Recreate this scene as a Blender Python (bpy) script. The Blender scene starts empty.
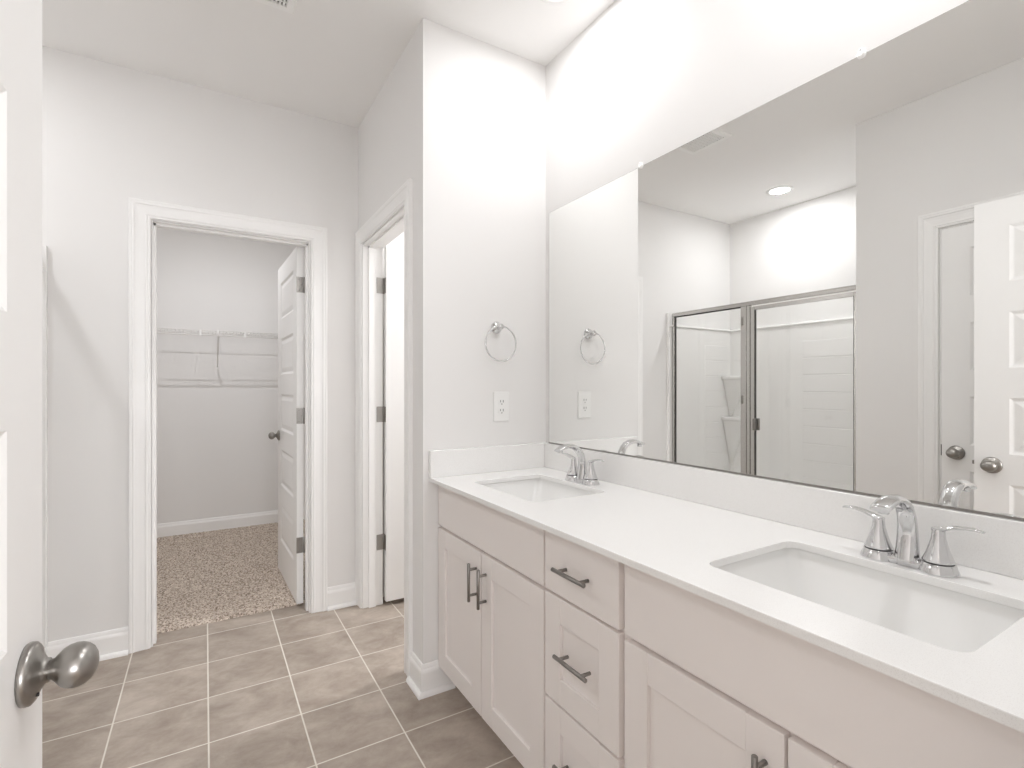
import bpy, bmesh, math, random
from mathutils import Vector, Matrix
random.seed(7)
SC = bpy.context.scene
COL = SC.collection
PI = math.pi

# ------------------------------------------------------------------ camera
H = 1.245
YAW = 0.5433
cam_d = bpy.data.cameras.new('camera')
cam_d.sensor_width = 36.0
cam_d.lens = 507.8 / 1024 * 36.0
cam_d.shift_y = 2.77 / 1024
cam_d.clip_start = 0.01
cam = bpy.data.objects.new('camera', cam_d)
cam.location = (0, 0, H)
cam.rotation_euler = (PI / 2, 0, -YAW)
COL.objects.link(cam)
SC.camera = cam

# ------------------------------------------------------------------ world, exposure
SC.view_settings.view_transform = 'Standard'
SC.view_settings.look = 'None'
SC.view_settings.exposure = 0.0
SC.view_settings.gamma = 1.0
SC.view_settings.use_curve_mapping = False
SC.cycles.max_bounces = 20
SC.cycles.diffuse_bounces = 14
SC.cycles.glossy_bounces = 6
SC.cycles.transmission_bounces = 8
SC.cycles.transparent_max_bounces = 12
world = bpy.data.worlds.new('daylight')
SC.world = world
world.use_nodes = True
_bg = world.node_tree.nodes['Background']
_bg.inputs[0].default_value = (0.90, 0.95, 1.0, 1)
_bg.inputs[1].default_value = 1.2

# ------------------------------------------------------------------ lamps of the place, plus added window fill
ZC = 2.74                      # ceiling height
P_VANITY, P_VANITY_NEAR, P_SHOWER, P_CLOSET, P_WC, P_WINDOW_FILL = 4.4, 6.1, 8.0, 10.8, 19.0, 100.0
LAMP_COL = (0.985, 0.985, 1.0)
VANITY_LIGHTS = [(1.12, 1.53), (1.12, 0.50)]
SHOWER_LIGHT = (-1.034, 2.255)
CLOSET_LIGHT = (0.02, 3.97)
WC_LIGHT = (1.88, 2.40)

# added fill light: rectangular area in an invented window behind the camera
_l = bpy.data.lights.new('window_fill', 'AREA')
_l.shape = 'RECTANGLE'; _l.size = 2.2; _l.size_y = 1.5
_l.energy = P_WINDOW_FILL; _l.color = (0.97, 0.97, 1.0)
_o = bpy.data.objects.new('window_fill', _l)
_o.location = (0.3, -3.46, 1.55); _o.rotation_euler = (PI / 2, 0, 0)
COL.objects.link(_o)

# ------------------------------------------------------------------ materials
MATS = {}

def new_mat(name, color, rough=0.5, metal=0.0, spec=0.5, coat=0.0):
    m = bpy.data.materials.new(name); m.use_nodes = True
    b = m.node_tree.nodes['Principled BSDF']
    b.inputs['Base Color'].default_value = (*color, 1)
    b.inputs['Roughness'].default_value = rough
    b.inputs['Metallic'].default_value = metal
    b.inputs['Specular IOR Level'].default_value = spec
    b.inputs['Coat Weight'].default_value = coat
    MATS[name] = m
    return m

def nd(m, t, **kw):
    n = m.node_tree.nodes.new(t)
    for k, v in kw.items(): setattr(n, k, v)
    return n

def lk(m, a, b): m.node_tree.links.new(a, b)

def math_n(m, op, a, b=None, c=None):
    n = nd(m, 'ShaderNodeMath', operation=op)
    for i, x in enumerate((a, b, c)):
        if x is None: continue
        if isinstance(x, (int, float)): n.inputs[i].default_value = x
        else: lk(m, x, n.inputs[i])
    return n.outputs[0]

def paint_bump(m, scale=220.0, strength=0.06, dist=0.002):
    b = m.node_tree.nodes['Principled BSDF']
    g = nd(m, 'ShaderNodeNewGeometry')
    n = nd(m, 'ShaderNodeTexNoise'); n.inputs['Scale'].default_value = scale; n.inputs['Detail'].default_value = 2
    lk(m, g.outputs['Position'], n.inputs['Vector'])
    bp = nd(m, 'ShaderNodeBump'); bp.inputs['Strength'].default_value = strength; bp.inputs['Distance'].default_value = dist
    lk(m, n.outputs[0], bp.inputs['Height']); lk(m, bp.outputs[0], b.inputs['Normal'])

WALL = new_mat('wall_paint', (0.818, 0.811, 0.803), 0.62, spec=0.25); paint_bump(WALL)
CEIL = new_mat('ceiling_paint', (0.895, 0.890, 0.882), 0.8, spec=0.1); paint_bump(CEIL, 160, 0.08)
TRIM = new_mat('trim_white', (0.895, 0.892, 0.885), 0.34, spec=0.4)
DOORM = new_mat('door_white', (0.895, 0.892, 0.885), 0.36, spec=0.4); paint_bump(DOORM, 400, 0.03)
CAB = new_mat('cabinet_paint', (0.845, 0.803, 0.783), 0.36, spec=0.35)
PORC = new_mat('porcelain', (0.86, 0.86, 0.85), 0.08, spec=0.5, coat=0.3)
PLAST = new_mat('white_plastic', (0.86, 0.86, 0.85), 0.3)
ACRYL = new_mat('shower_acrylic', (0.88, 0.875, 0.865), 0.22)
WIRE = new_mat('white_wire', (0.80, 0.79, 0.775), 0.35)
CHROME = new_mat('chrome', (0.70, 0.70, 0.705), 0.07, 1.0)
FRAME = new_mat('satin_chrome', (0.60, 0.585, 0.565), 0.26, 1.0)
NICKEL = new_mat('brushed_nickel', (0.36, 0.345, 0.325), 0.30, 1.0)
PULL = new_mat('pull_nickel', (0.30, 0.285, 0.27), 0.30, 1.0)
DARK = new_mat('dark_gap', (0.03, 0.028, 0.026), 0.6)
GASKET = new_mat('dark_gasket', (0.05, 0.048, 0.045), 0.5)
MIRR = new_mat('mirror_silver', (0.93, 0.935, 0.925), 0.0, 1.0)
CLEAR = new_mat('clear_plastic', (0.93, 0.93, 0.92), 0.15)
VENTM = new_mat('vent_white', (0.92, 0.92, 0.91), 0.4)
VBACK = new_mat('vent_throat', (0.22, 0.215, 0.21), 0.7)
BEDC = new_mat('bedroom_carpet', (0.42, 0.36, 0.30), 0.95, spec=0.05)

# quartz worktop, faint speckle
QUARTZ = new_mat('quartz', (0.88, 0.877, 0.868), 0.16, spec=0.5)
g = nd(QUARTZ, 'ShaderNodeNewGeometry')
n1 = nd(QUARTZ, 'ShaderNodeTexNoise'); n1.inputs['Scale'].default_value = 650; n1.inputs['Detail'].default_value = 2
n2 = nd(QUARTZ, 'ShaderNodeTexVoronoi'); n2.inputs['Scale'].default_value = 260
lk(QUARTZ, g.outputs['Position'], n1.inputs['Vector']); lk(QUARTZ, g.outputs['Position'], n2.inputs['Vector'])
r = nd(QUARTZ, 'ShaderNodeValToRGB')
r.color_ramp.elements[0].position = 0.30; r.color_ramp.elements[0].color = (0.81, 0.80, 0.79, 1)
r.color_ramp.elements[1].position = 0.46; r.color_ramp.elements[1].color = (0.885, 0.882, 0.873, 1)
lk(QUARTZ, n1.outputs[0], r.inputs[0]); lk(QUARTZ, r.outputs[0], QUARTZ.node_tree.nodes['Principled BSDF'].inputs['Base Color'])

# brushed metal streaks on knobs
for _m, _s in ((PULL, 90),):
    b = _m.node_tree.nodes['Principled BSDF']
    t = nd(_m, 'ShaderNodeTexCoord'); mp = nd(_m, 'ShaderNodeMapping'); mp.inputs['Scale'].default_value = (_s * 8, _s * 8, _s)
    n = nd(_m, 'ShaderNodeTexNoise'); n.inputs['Scale'].default_value = 1.0
    lk(_m, t.outputs['Object'], mp.inputs[0]); lk(_m, mp.outputs[0], n.inputs['Vector'])
    lk(_m, math_n(_m, 'MULTIPLY_ADD', n.outputs[0], 0.12, b.inputs['Roughness'].default_value - 0.06), b.inputs['Roughness'])

# floor tile: 12 inch squares, cloudy taupe, pale grout
TILE = new_mat('floor_tile', (0.4, 0.36, 0.31), 0.42, spec=0.35)
def build_tile(m, x0, y0, sx, sy, gw):
    b = m.node_tree.nodes['Principled BSDF']
    g = nd(m, 'ShaderNodeNewGeometry'); s = nd(m, 'ShaderNodeSeparateXYZ'); lk(m, g.outputs['Position'], s.inputs[0])
    ux = math_n(m, 'DIVIDE', math_n(m, 'SUBTRACT', s.outputs[0], x0), sx)
    uy = math_n(m, 'DIVIDE', math_n(m, 'SUBTRACT', s.outputs[1], y0), sy)
    def edge(u, size):
        f = math_n(m, 'FRACT', math_n(m, 'ADD', u, 50.0))
        d = math_n(m, 'MINIMUM', f, math_n(m, 'SUBTRACT', 1.0, f))
        return math_n(m, 'MULTIPLY', d, size)
    dist = math_n(m, 'MINIMUM', edge(ux, sx), edge(uy, sy))
    mask = nd(m, 'ShaderNodeMapRange'); mask.inputs[1].default_value = gw * 0.4; mask.inputs[2].default_value = gw * 0.62
    lk(m, dist, mask.inputs[0])
    cid = nd(m, 'ShaderNodeCombineXYZ')
    lk(m, math_n(m, 'FLOOR', ux), cid.inputs[0]); lk(m, math_n(m, 'FLOOR', uy), cid.inputs[1])
    wn = nd(m, 'ShaderNodeTexWhiteNoise', noise_dimensions='3D'); lk(m, cid.outputs[0], wn.inputs['Vector'])
    va = nd(m, 'ShaderNodeVectorMath', operation='MULTIPLY_ADD')
    lk(m, wn.outputs['Color'], va.inputs[0]); va.inputs[1].default_value = (9, 9, 9); lk(m, g.outputs['Position'], va.inputs[2])
    mp = nd(m, 'ShaderNodeMapping'); mp.inputs['Rotation'].default_value = (0, 0, 0.7); mp.inputs['Scale'].default_value = (1.0, 1.35, 1.0)
    lk(m, va.outputs[0], mp.inputs[0])
    n = nd(m, 'ShaderNodeTexNoise'); n.inputs['Scale'].default_value = 6.5; n.inputs['Detail'].default_value = 9; n.inputs['Roughness'].default_value = 0.68; n.inputs['Distortion'].default_value = 0.25
    lk(m, mp.outputs[0], n.inputs['Vector'])
    cr = nd(m, 'ShaderNodeValToRGB')
    e = cr.color_ramp.elements
    e[0].position = 0.30; e[0].color = (0.280, 0.229, 0.188, 1)
    e[1].position = 0.70; e[1].color = (0.480, 0.418, 0.360, 1)
    lk(m, n.outputs[0], cr.inputs[0])
    hv = nd(m, 'ShaderNodeHueSaturation'); lk(m, cr.outputs[0], hv.inputs['Color'])
    lk(m, math_n(m, 'MULTIPLY_ADD', wn.outputs['Value'], 0.10, 0.95), hv.inputs['Value'])
    mx = nd(m, 'ShaderNodeMix', data_type='RGBA')
    lk(m, mask.outputs[0], mx.inputs[0])
    mx.inputs[6].default_value = (0.70, 0.665, 0.60, 1)
    lk(m, hv.outputs[0], mx.inputs[7])
    lk(m, mx.outputs[2], b.inputs['Base Color'])
    rr = nd(m, 'ShaderNodeMapRange'); rr.inputs[3].default_value = 0.85; rr.inputs[4].default_value = 0.40
    lk(m, mask.outputs[0], rr.inputs[0]); lk(m, rr.outputs[0], b.inputs['Roughness'])
    bp = nd(m, 'ShaderNodeBump'); bp.inputs['Strength'].default_value = 0.35; bp.inputs['Distance'].default_value = 0.002
    lk(m, math_n(m, 'MULTIPLY_ADD', n.outputs[0], 0.15, mask.outputs[0]), bp.inputs['Height'])
    lk(m, bp.outputs[0], b.inputs['Normal'])
build_tile(TILE, 0.010, 1.765, 0.3025, 0.302, 0.0052)

# speckled loop carpet
CARPET = new_mat('carpet_pile', (0.4, 0.34, 0.28), 0.95, spec=0.05)
def build_carpet(m):
    b = m.node_tree.nodes['Principled BSDF']
    g = nd(m, 'ShaderNodeNewGeometry')
    n = nd(m, 'ShaderNodeTexNoise'); n.inputs['Scale'].default_value = 95; n.inputs['Detail'].default_value = 3; n.inputs['Roughness'].default_value = 0.7
    v = nd(m, 'ShaderNodeTexVoronoi'); v.inputs['Scale'].default_value = 140
    lk(m, g.outputs['Position'], n.inputs['Vector']); lk(m, g.outputs['Position'], v.inputs['Vector'])
    f = math_n(m, 'ADD', math_n(m, 'MULTIPLY', n.outputs[0], 0.65), math_n(m, 'MULTIPLY', v.outputs['Color'], 0.35))
    cr = nd(m, 'ShaderNodeValToRGB'); e = cr.color_ramp.elements
    e[0].position = 0.34; e[0].color = (0.20, 0.155, 0.12, 1)
    e[1].position = 0.64; e[1].color = (0.74, 0.66, 0.58, 1)
    x = e.new(0.48); x.color = (0.50, 0.425, 0.36, 1)
    lk(m, f, cr.inputs[0]); lk(m, cr.outputs[0], b.inputs['Base Color'])
build_carpet(CARPET)

# thin clear glass: clear pane with Fresnel reflection
GLASS = bpy.data.materials.new('clear_glass'); GLASS.use_nodes = True
for n in list(GLASS.node_tree.nodes):
    if n.type != 'OUTPUT_MATERIAL': GLASS.node_tree.nodes.remove(n)
_out = [n for n in GLASS.node_tree.nodes if n.type == 'OUTPUT_MATERIAL'][0]
_t = nd(GLASS, 'ShaderNodeBsdfTransparent'); _t.inputs[0].default_value = (0.994, 0.997, 0.995, 1)
_g = nd(GLASS, 'ShaderNodeBsdfGlossy'); _g.inputs['Roughness'].default_value = 0.0
_f = nd(GLASS, 'ShaderNodeFresnel'); _f.inputs[0].default_value = 1.5
_m = nd(GLASS, 'ShaderNodeMixShader')
_n = nd(GLASS, 'ShaderNodeNewGeometry'); lk(GLASS, math_n(GLASS, 'MULTIPLY_ADD', _n.outputs['Backfacing'], 1 / 1.5 - 1.5, 1.5), _f.inputs[0])
lk(GLASS, _f.outputs[0], _m.inputs[0]); lk(GLASS, _t.outputs[0], _m.inputs[1]); lk(GLASS, _g.outputs[0], _m.inputs[2]); lk(GLASS, _m.outputs[0], _out.inputs[0])

LENS = bpy.data.materials.new('lamp_lens'); LENS.use_nodes = True
_b = LENS.node_tree.nodes['Principled BSDF']
_b.inputs['Base Color'].default_value = (0.9, 0.9, 0.88, 1)
_b.inputs['Emission Color'].default_value = (*LAMP_COL, 1); _b.inputs['Emission Strength'].default_value = 6.0

# ------------------------------------------------------------------ mesh helpers
class MB:
    def __init__(s): s.bm = bmesh.new()
    def face(s, pts, smooth=False):
        f = s.bm.faces.new([s.bm.verts.new(p) for p in pts]); f.smooth = smooth; return f
    def box(s, x0, x1, y0, y1, z0, z1, bev=0.0, seg=2):
        r = bmesh.ops.create_cube(s.bm, size=1.0); vs = r['verts']
        for v in vs:
            v.co = Vector(((x0 + x1) / 2 + v.co.x * (x1 - x0), (y0 + y1) / 2 + v.co.y * (y1 - y0), (z0 + z1) / 2 + v.co.z * (z1 - z0)))
        if bev > 0:
            es = set()
            for v in vs: es.update(v.link_edges)
            q = bmesh.ops.bevel(s.bm, geom=list(es), offset=bev, segments=seg, affect='EDGES', profile=0.5)
        return s
    def rings(s, rings, closed=True, cap0=False, cap1=False, smooth=True, loop=False):
        vv = [[s.bm.verts.new(p) for p in r] for r in rings]
        n = len(vv[0]); m = len(vv)
        for i in range(m if loop else m - 1):
            a, b = vv[i], vv[(i + 1) % m]
            for j in range(n if closed else n - 1):
                k = (j + 1) % n
                f = s.bm.faces.new((a[j], a[k], b[k], b[j])); f.smooth = smooth
        if cap0: s.bm.faces.new(list(reversed(vv[0]))).smooth = False
        if cap1: s.bm.faces.new(vv[-1]).smooth = False
        return s
    def lathe(s, prof, c=(0, 0, 0), axis='z', n=32, sx=1.0, sy=1.0, cap0=True, cap1=True, smooth=True):
        c = Vector(c); rs = []
        for r, h in prof:
            ring = []
            for j in range(n):
                a = 2 * PI * j / n
                p, q = r * math.cos(a) * sx, r * math.sin(a) * sy
                if axis == 'z': o = Vector((p, q, h))
                elif axis == 'x': o = Vector((h, p, q))
                elif axis == 'y': o = Vector((q, h, p))
                ring.append(c + o)
            rs.append(ring)
        return s.rings(rs, True, cap0, cap1, smooth)
    def tube(s, path, rad, n=12, closed=False, caps=True, ell=None, up=None):
        P = [Vector(p) for p in path]; m = len(P); rs = []
        prev = None
        for i in range(m):
            if closed: t = (P[(i + 1) % m] - P[i - 1])
            else: t = P[min(i + 1, m - 1)] - P[max(i - 1, 0)]
            t.normalize()
            if up is not None: u = Vector(up)
            elif prev is None: u = Vector((0, 0, 1)) if abs(t.z) < 0.9 else Vector((1, 0, 0))
            else: u = prev
            a = (u - t * u.dot(t)).normalized(); b = t.cross(a); prev = a
            r = rad[i] if isinstance(rad, (list, tuple)) else rad
            ra, rb = r if isinstance(r, (list, tuple)) else (r, r)
            rs.append([P[i] + a * ra * math.cos(2 * PI * j / n) + b * rb * math.sin(2 * PI * j / n) for j in range(n)])
        return s.rings(rs, True, caps and not closed, caps and not closed, True, closed)
    def prism(s, prof, fn, t0, t1):
        """closed profile of (a, b) pairs swept from t0 to t1; fn(a, b, t) gives the point"""
        return s.rings([[fn(a, b, t) for a, b in prof] for t in (t0, t1)], True, True, True, False)

def wloc(o):
    v = Vector((0, 0, 0))
    while o is not None: v += o.location; o = o.parent
    return v

def obj(name, mb, mat, parent=None, local=False, recalc=True):
    if recalc: bmesh.ops.recalc_face_normals(mb.bm, faces=mb.bm.faces)
    off = Vector((0, 0, 0)) if (parent is None or local) else wloc(parent)
    if parent is not None and not local:
        bmesh.ops.translate(mb.bm, verts=mb.bm.verts, vec=-off)
    me = bpy.data.meshes.new(name); mb.bm.to_mesh(me); mb.bm.free()
    if mat is not None: me.materials.append(mat)
    o = bpy.data.objects.new(name, me); COL.objects.link(o)
    if parent is not None: o.parent = parent
    return o

def tag(o, label, cat, group=None, kind=None):
    o['label'] = label; o['category'] = cat
    if group: o['group'] = group
    if kind: o['kind'] = kind
    return o

def thing(name, label, cat, loc=(0, 0, 0), rotz=0.0, group=None, kind=None):
    o = bpy.data.objects.new(name, None); COL.objects.link(o)
    o.location = loc; o.rotation_euler = (0, 0, rotz); o.empty_display_size = 0.05
    return tag(o, label, cat, group, kind)

def struct(name, mb, mat, label, cat):
    return tag(obj(name, mb, mat), label, cat, None, 'structure')

def copy_tree(src, parent=None):
    c = src.copy(); COL.objects.link(c)
    if parent is not None: c.parent = parent
    for ch in [x for x in COL.objects if x.parent == src]: copy_tree(ch, c)
    return c

# ------------------------------------------------------------------ key planes
XM = 1.359      # mirror wall
YT = 1.947      # towel ring wall
XP = 0.755      # partition (water closet) wall
YC = 2.968      # closet wall
XL = -0.475     # linen door wall
YS = 1.467      # end of the shower alcove
XSB = -1.43     # shower back wall
YE = 0.105      # entry wall
WT = 0.115      # wall thickness
YCB = 5.06      # closet back wall
DH = 2.042      # door opening height
CX0, CX1 = -0.219, 0.493     # closet opening
WY0, WY1 = 2.155, 2.875      # water closet opening
EX0, EX1 = -0.256, 0.560     # entry opening
LY0, LY1 = 0.400, 1.080      # linen opening

# ------------------------------------------------------------------ structure
m = MB(); m.box(-1.60, XM + 1.2, -0.02, 3.115, -0.06, 0.0)
struct('floor', m, TILE, 'taupe square floor tiles with pale grout lines', 'floor')
m = MB(); m.box(-1.60, 2.6, -0.01, 5.20, ZC, ZC + 0.08)
struct('ceiling', m, CEIL, 'flat white painted ceiling', 'ceiling')

m = MB()
m.box(-1.55, CX0, YC, YC + WT, 0, ZC); m.box(CX1, 2.56, YC, YC + WT, 0, ZC); m.box(CX0, CX1, YC, YC + WT, DH, ZC)
struct('wall_closet', m, WALL, 'light grey painted wall around the closet doorway', 'wall')
m = MB()
m.box(XP, XP + WT, YT, WY0, 0, ZC); m.box(XP, XP + WT, WY1, YC, 0, ZC); m.box(XP, XP + WT, WY0, WY1, DH, ZC)
struct('wall_partition', m, WALL, 'light grey partition wall around the narrow doorway beside the vanity', 'wall')
m = MB(); m.box(XP + WT, XM, YT, YT + WT, 0, ZC)
m.box(XM, 2.56, YT, YT + WT, 0, ZC)
struct('wall_towel', m, WALL, 'light wall carrying the towel ring and outlet', 'wall')
m = MB(); m.box(XM, XM + WT, YE - WT, YT, 0, ZC)
struct('wall_mirror', m, WALL, 'bright wall above the vanity mirror', 'wall')
m = MB()
m.box(XL - WT, XL, YE, LY0, 0, ZC); m.box(XL - WT, XL, LY1, YS, 0, ZC); m.box(XL - WT, XL, LY0, LY1, DH, ZC)
m.box(XSB, XL - WT, YS - WT, YS, 0, ZC)
m.box(XL - WT - 0.30, XL - WT - 0.28, LY0 - 0.1, LY1 + 0.1, 0, ZC)
struct('wall_linen', m, WALL, 'light grey wall with the closed linen door, seen in the mirror', 'wall')
m = MB(); m.box(XSB - WT, XSB, YS - WT, YC, 0, ZC)
struct('wall_shower', m, WALL, 'pale wall above the back of the shower, seen in the mirror', 'wall')
m = MB()
m.box(-1.55, EX0, YE - WT, YE, 0, ZC); m.box(EX1, XM, YE - WT, YE, 0, ZC); m.box(EX0, EX1, YE - WT, YE, DH, ZC)
struct('wall_entry', m, WALL, 'light grey wall around the entry doorway', 'wall')
m = MB(); m.box(-1.55, 2.56, YCB, YCB + WT, 0, ZC)
struct('wall_back', m, WALL, 'grey back wall of the closet behind the wire shelf', 'wall')
m = MB(); m.box(-1.40, -1.29, YC + WT, YCB, 0, ZC)
struct('wall_left', m, WALL, 'left side wall of the closet', 'wall')
m = MB(); m.box(0.80, 0.90, YC + WT, YCB, 0, ZC)
struct('wall_right', m, WALL, 'right side wall of the closet behind its door', 'wall')
m = MB(); m.box(2.45, 2.56, YT + WT, YC, 0, ZC)
struct('wall_end', m, WALL, 'end wall of the water closet', 'wall')

# bedroom behind the camera: unseen room beyond the entry doorway, holding the added window fill
m = MB()
m.box(-2.3, -2.2, -3.5, YE - WT, 0, ZC); m.box(2.9, 3.0, -3.5, YE - WT, 0, ZC)
m.box(-2.3, -0.85, -3.6, -3.5, 0, ZC); m.box(1.45, 3.0, -3.6, -3.5, 0, ZC)
m.box(-0.85, 1.45, -3.6, -3.5, 0, 0.75); m.box(-0.85, 1.45, -3.6, -3.5, 2.35, ZC)
m.box(-2.3, -1.55, YE - WT, YE, 0, ZC); m.box(XM, 3.0, YE - WT - 0.02, YE - WT, 0, ZC)
struct('wall_bedroom', m, WALL, 'grey bedroom walls beyond the entry doorway', 'wall')
m = MB(); m.box(-2.3, 3.0, -3.6, YE - WT, ZC, ZC + 0.08)
struct('ceiling_bedroom', m, CEIL, 'white bedroom ceiling beyond the entry doorway', 'ceiling')
m = MB(); m.box(-2.3, 3.0, -3.6, -0.02, -0.06, 0.0)
struct('floor_bedroom', m, BEDC, 'carpeted bedroom floor beyond the entry doorway', 'floor')
m = MB()  # window frame added around the fill light
for a, b, c, d in ((-0.85, -0.79, 0.75, 2.35), (1.39, 1.45, 0.75, 2.35), (-0.79, 1.39, 0.75, 0.81), (-0.79, 1.39, 2.29, 2.35), (0.28, 0.32, 0.81, 2.29), (-0.79, 1.39, 1.53, 1.57)):
    m.box(a, b, -3.58, -3.52, c, d)
struct('window_1', m, TRIM, 'white framed window of the unseen bedroom, added for the fill light', 'window')

# carpet: a dense pile surface with real tufts
def carpet():
    m = MB(); nx, ny = 220, 200
    x0, x1, y0, y1 = -1.29, 0.80, 3.112, YCB
    vs = [[None] * (ny + 1) for _ in range(nx + 1)]
    for i in range(nx + 1):
        for j in range(ny + 1):
            z = 0.010 + random.random() * 0.006
            y = y0 + (y1 - y0) * j / ny
            if j == 0: y += random.uniform(-0.004, 0.003); z = 0.001
            x = x0 + (x1 - x0) * i / nx
            vs[i][j] = m.bm.verts.new((x + random.uniform(-.003, .003), y, z))
    for i in range(nx):
        for j in range(ny):
            f = m.bm.faces.new((vs[i][j], vs[i + 1][j], vs[i + 1][j + 1], vs[i][j + 1])); f.smooth = False
    o = obj('carpet', m, CARPET)
    tag(o, 'speckled beige carpet pile on the closet floor', 'carpet', None, 'stuff')
carpet()
m = MB(); m.box(-1.60, 2.6, 3.115, 5.2, -0.06, 0.0)
struct('floor_closet', m, BEDC, 'subfloor under the closet carpet', 'floor')

# ------------------------------------------------------------------ baseboards
BB = [(0, 0), (0.014, 0), (0.014, 0.090), (0.012, 0.098), (0.0085, 0.104), (0.0075, 0.112), (0.005, 0.120), (0, 0.122)]
SHOE = [(0.013, 0), (0.030, 0), (0.0295, 0.008), (0.026, 0.014), (0.020, 0.018), (0.013, 0.019)]
def base_run(m, path, shoe=True):
    """path of (x, y); the board stands on the left-hand side of the travel direction, mitred at bends"""
    for prof in ([BB, SHOE] if shoe else [BB]):
        rs = []
        P = [Vector(p).to_3d() for p in path]
        for i, p in enumerate(P):
            ds = []
            if i > 0: ds.append((P[i] - P[i - 1]).normalized())
            if i < len(P) - 1: ds.append((P[i + 1] - P[i]).normalized())
            ns = [Vector((-d.y, d.x, 0)) for d in ds]
            if len(ns) == 1: nn = ns[0]
            else:
                nn = (ns[0] + ns[1]); nn = nn / (1 + ns[0].dot(ns[1]))
            rs.append([p + nn * a + Vector((0, 0, b)) for a, b in prof])
        m.rings(rs, True, True, True, False)
CAS_W, RV = 0.083, 0.005
m = MB(); base_run(m, [(CX0 - RV - CAS_W, YC), (-0.600, YC)])
struct('baseboard_left', m, TRIM, 'white baseboard left of the closet doorway', 'baseboard')
m = MB(); base_run(m, [(XP - 0.018, YC), (CX1 + RV + CAS_W, YC)])
struct('baseboard_right', m, TRIM, 'short white baseboard between the two door casings', 'baseboard')
m = MB(); base_run(m, [(0.885, YT), (XP, YT), (XP, WY0 - RV - CAS_W)])
struct('baseboard_corner', m, TRIM, 'white baseboard wrapping the wall corner beside the vanity', 'baseboard')
m = MB(); base_run(m, [(0.80, YCB), (-1.29, YCB)], False)
base_run(m, [(0.80, YC + WT), (0.80, YCB)], False)
struct('baseboard_back', m, TRIM, 'white baseboard along the back of the closet', 'baseboard')
m = MB(); base_run(m, [(XL, YS), (XL, LY1 + RV + CAS_W)])
struct('baseboard_linen', m, TRIM, 'white baseboard on the wall by the shower', 'baseboard')

# ------------------------------------------------------------------ casings and jambs
CP = [(0, 0), (0, 0.007), (0.002, 0.0095), (0.010, 0.010), (0.013, 0.0125), (0.018, 0.0125), (0.021, 0.0105), (0.045, 0.0125),
      (0.058, 0.0150), (0.061, 0.0175), (0.066, 0.0185), (0.069, 0.0165), (0.074, 0.018), (0.080, 0.018), (0.083, 0.015), (0.083, 0)]
def casing(m, a0, a1, top, fn):
    """fn(a, z, d): along-wall, height, out-of-wall"""
    a0 -= RV; a1 += RV; top += RV
    rs = [[fn(a0 - w, 0.0, d) for w, d in CP], [fn(a0 - w, top + w, d) for w, d in CP],
          [fn(a1 + w, top + w, d) for w, d in CP], [fn(a1 + w, 0.0, d) for w, d in CP]]
    m.rings(rs, True, True, True, False)
def jamb(m, a0, a1, top, fn, d0, d1, stop):
    """boards lining the opening; fn(a, z, d); depth d0..d1; stop = (s0, s1) depth range of the stop moulding"""
    T = 0.012
    def bx(x0, x1, z0, z1, e0, e1):
        p = [fn(x, z, e) for x in (x0, x1) for z in (z0, z1) for e in (e0, e1)]
        lo = [min(q[i] for q in p) for i in range(3)]; hi = [max(q[i] for q in p) for i in range(3)]
        m.box(lo[0], hi[0], lo[1], hi[1], lo[2], hi[2], 0.0012, 1)
    bx(a0 - T * .2, a0 + 0.004, 0, top, d0, d1); bx(a1 - 0.004, a1 + T * .2, 0, top, d0, d1); bx(a0, a1, top - 0.004, top + T * .2, d0, d1)
    if stop:
        bx(a0 + .003, a0 + 0.015, 0, top, *stop); bx(a1 - 0.015, a1 - .003, 0, top, *stop); bx(a0 + .003, a1 - .003, top - 0.015, top - .003, *stop)

m = MB()
casing(m, CX0, CX1, DH, lambda a, z, d: (a, YC - d, z))
casing(m, CX0, CX1, DH, lambda a, z, d: (a, YC + WT + d, z))
jamb(m, CX0, CX1, DH, lambda a, z, d: (a, YC + d, z), 0, WT, (0.032, 0.072))
struct('trim_1', m, TRIM, 'white moulded casing around the closet doorway', 'door casing')
m = MB()
casing(m, WY0, WY1, DH, lambda a, z, d: (XP - d, a, z))
jamb(m, WY0, WY1, DH, lambda a, z, d: (XP + d, a, z), 0, WT, (0.032, 0.072))
struct('trim_2', m, TRIM, 'white moulded casing around the water closet doorway', 'door casing')
m = MB()
casing(m, LY0, LY1, DH, lambda a, z, d: (XL + d, a, z))
jamb(m, LY0, LY1, DH, lambda a, z, d: (XL - d, a, z), 0, WT, (0.040, 0.075))
struct('trim_3', m, TRIM, 'white moulded casing around the closed linen door in the mirror', 'door casing')
m = MB()
casing(m, EX0, EX1, DH, lambda a, z, d: (a, YE + d, z))
jamb(m, EX0, EX1, DH, lambda a, z, d: (a, YE - d, z), 0, WT, None)
struct('trim_4', m, TRIM, 'white moulded casing around the entry doorway', 'door casing')

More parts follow.
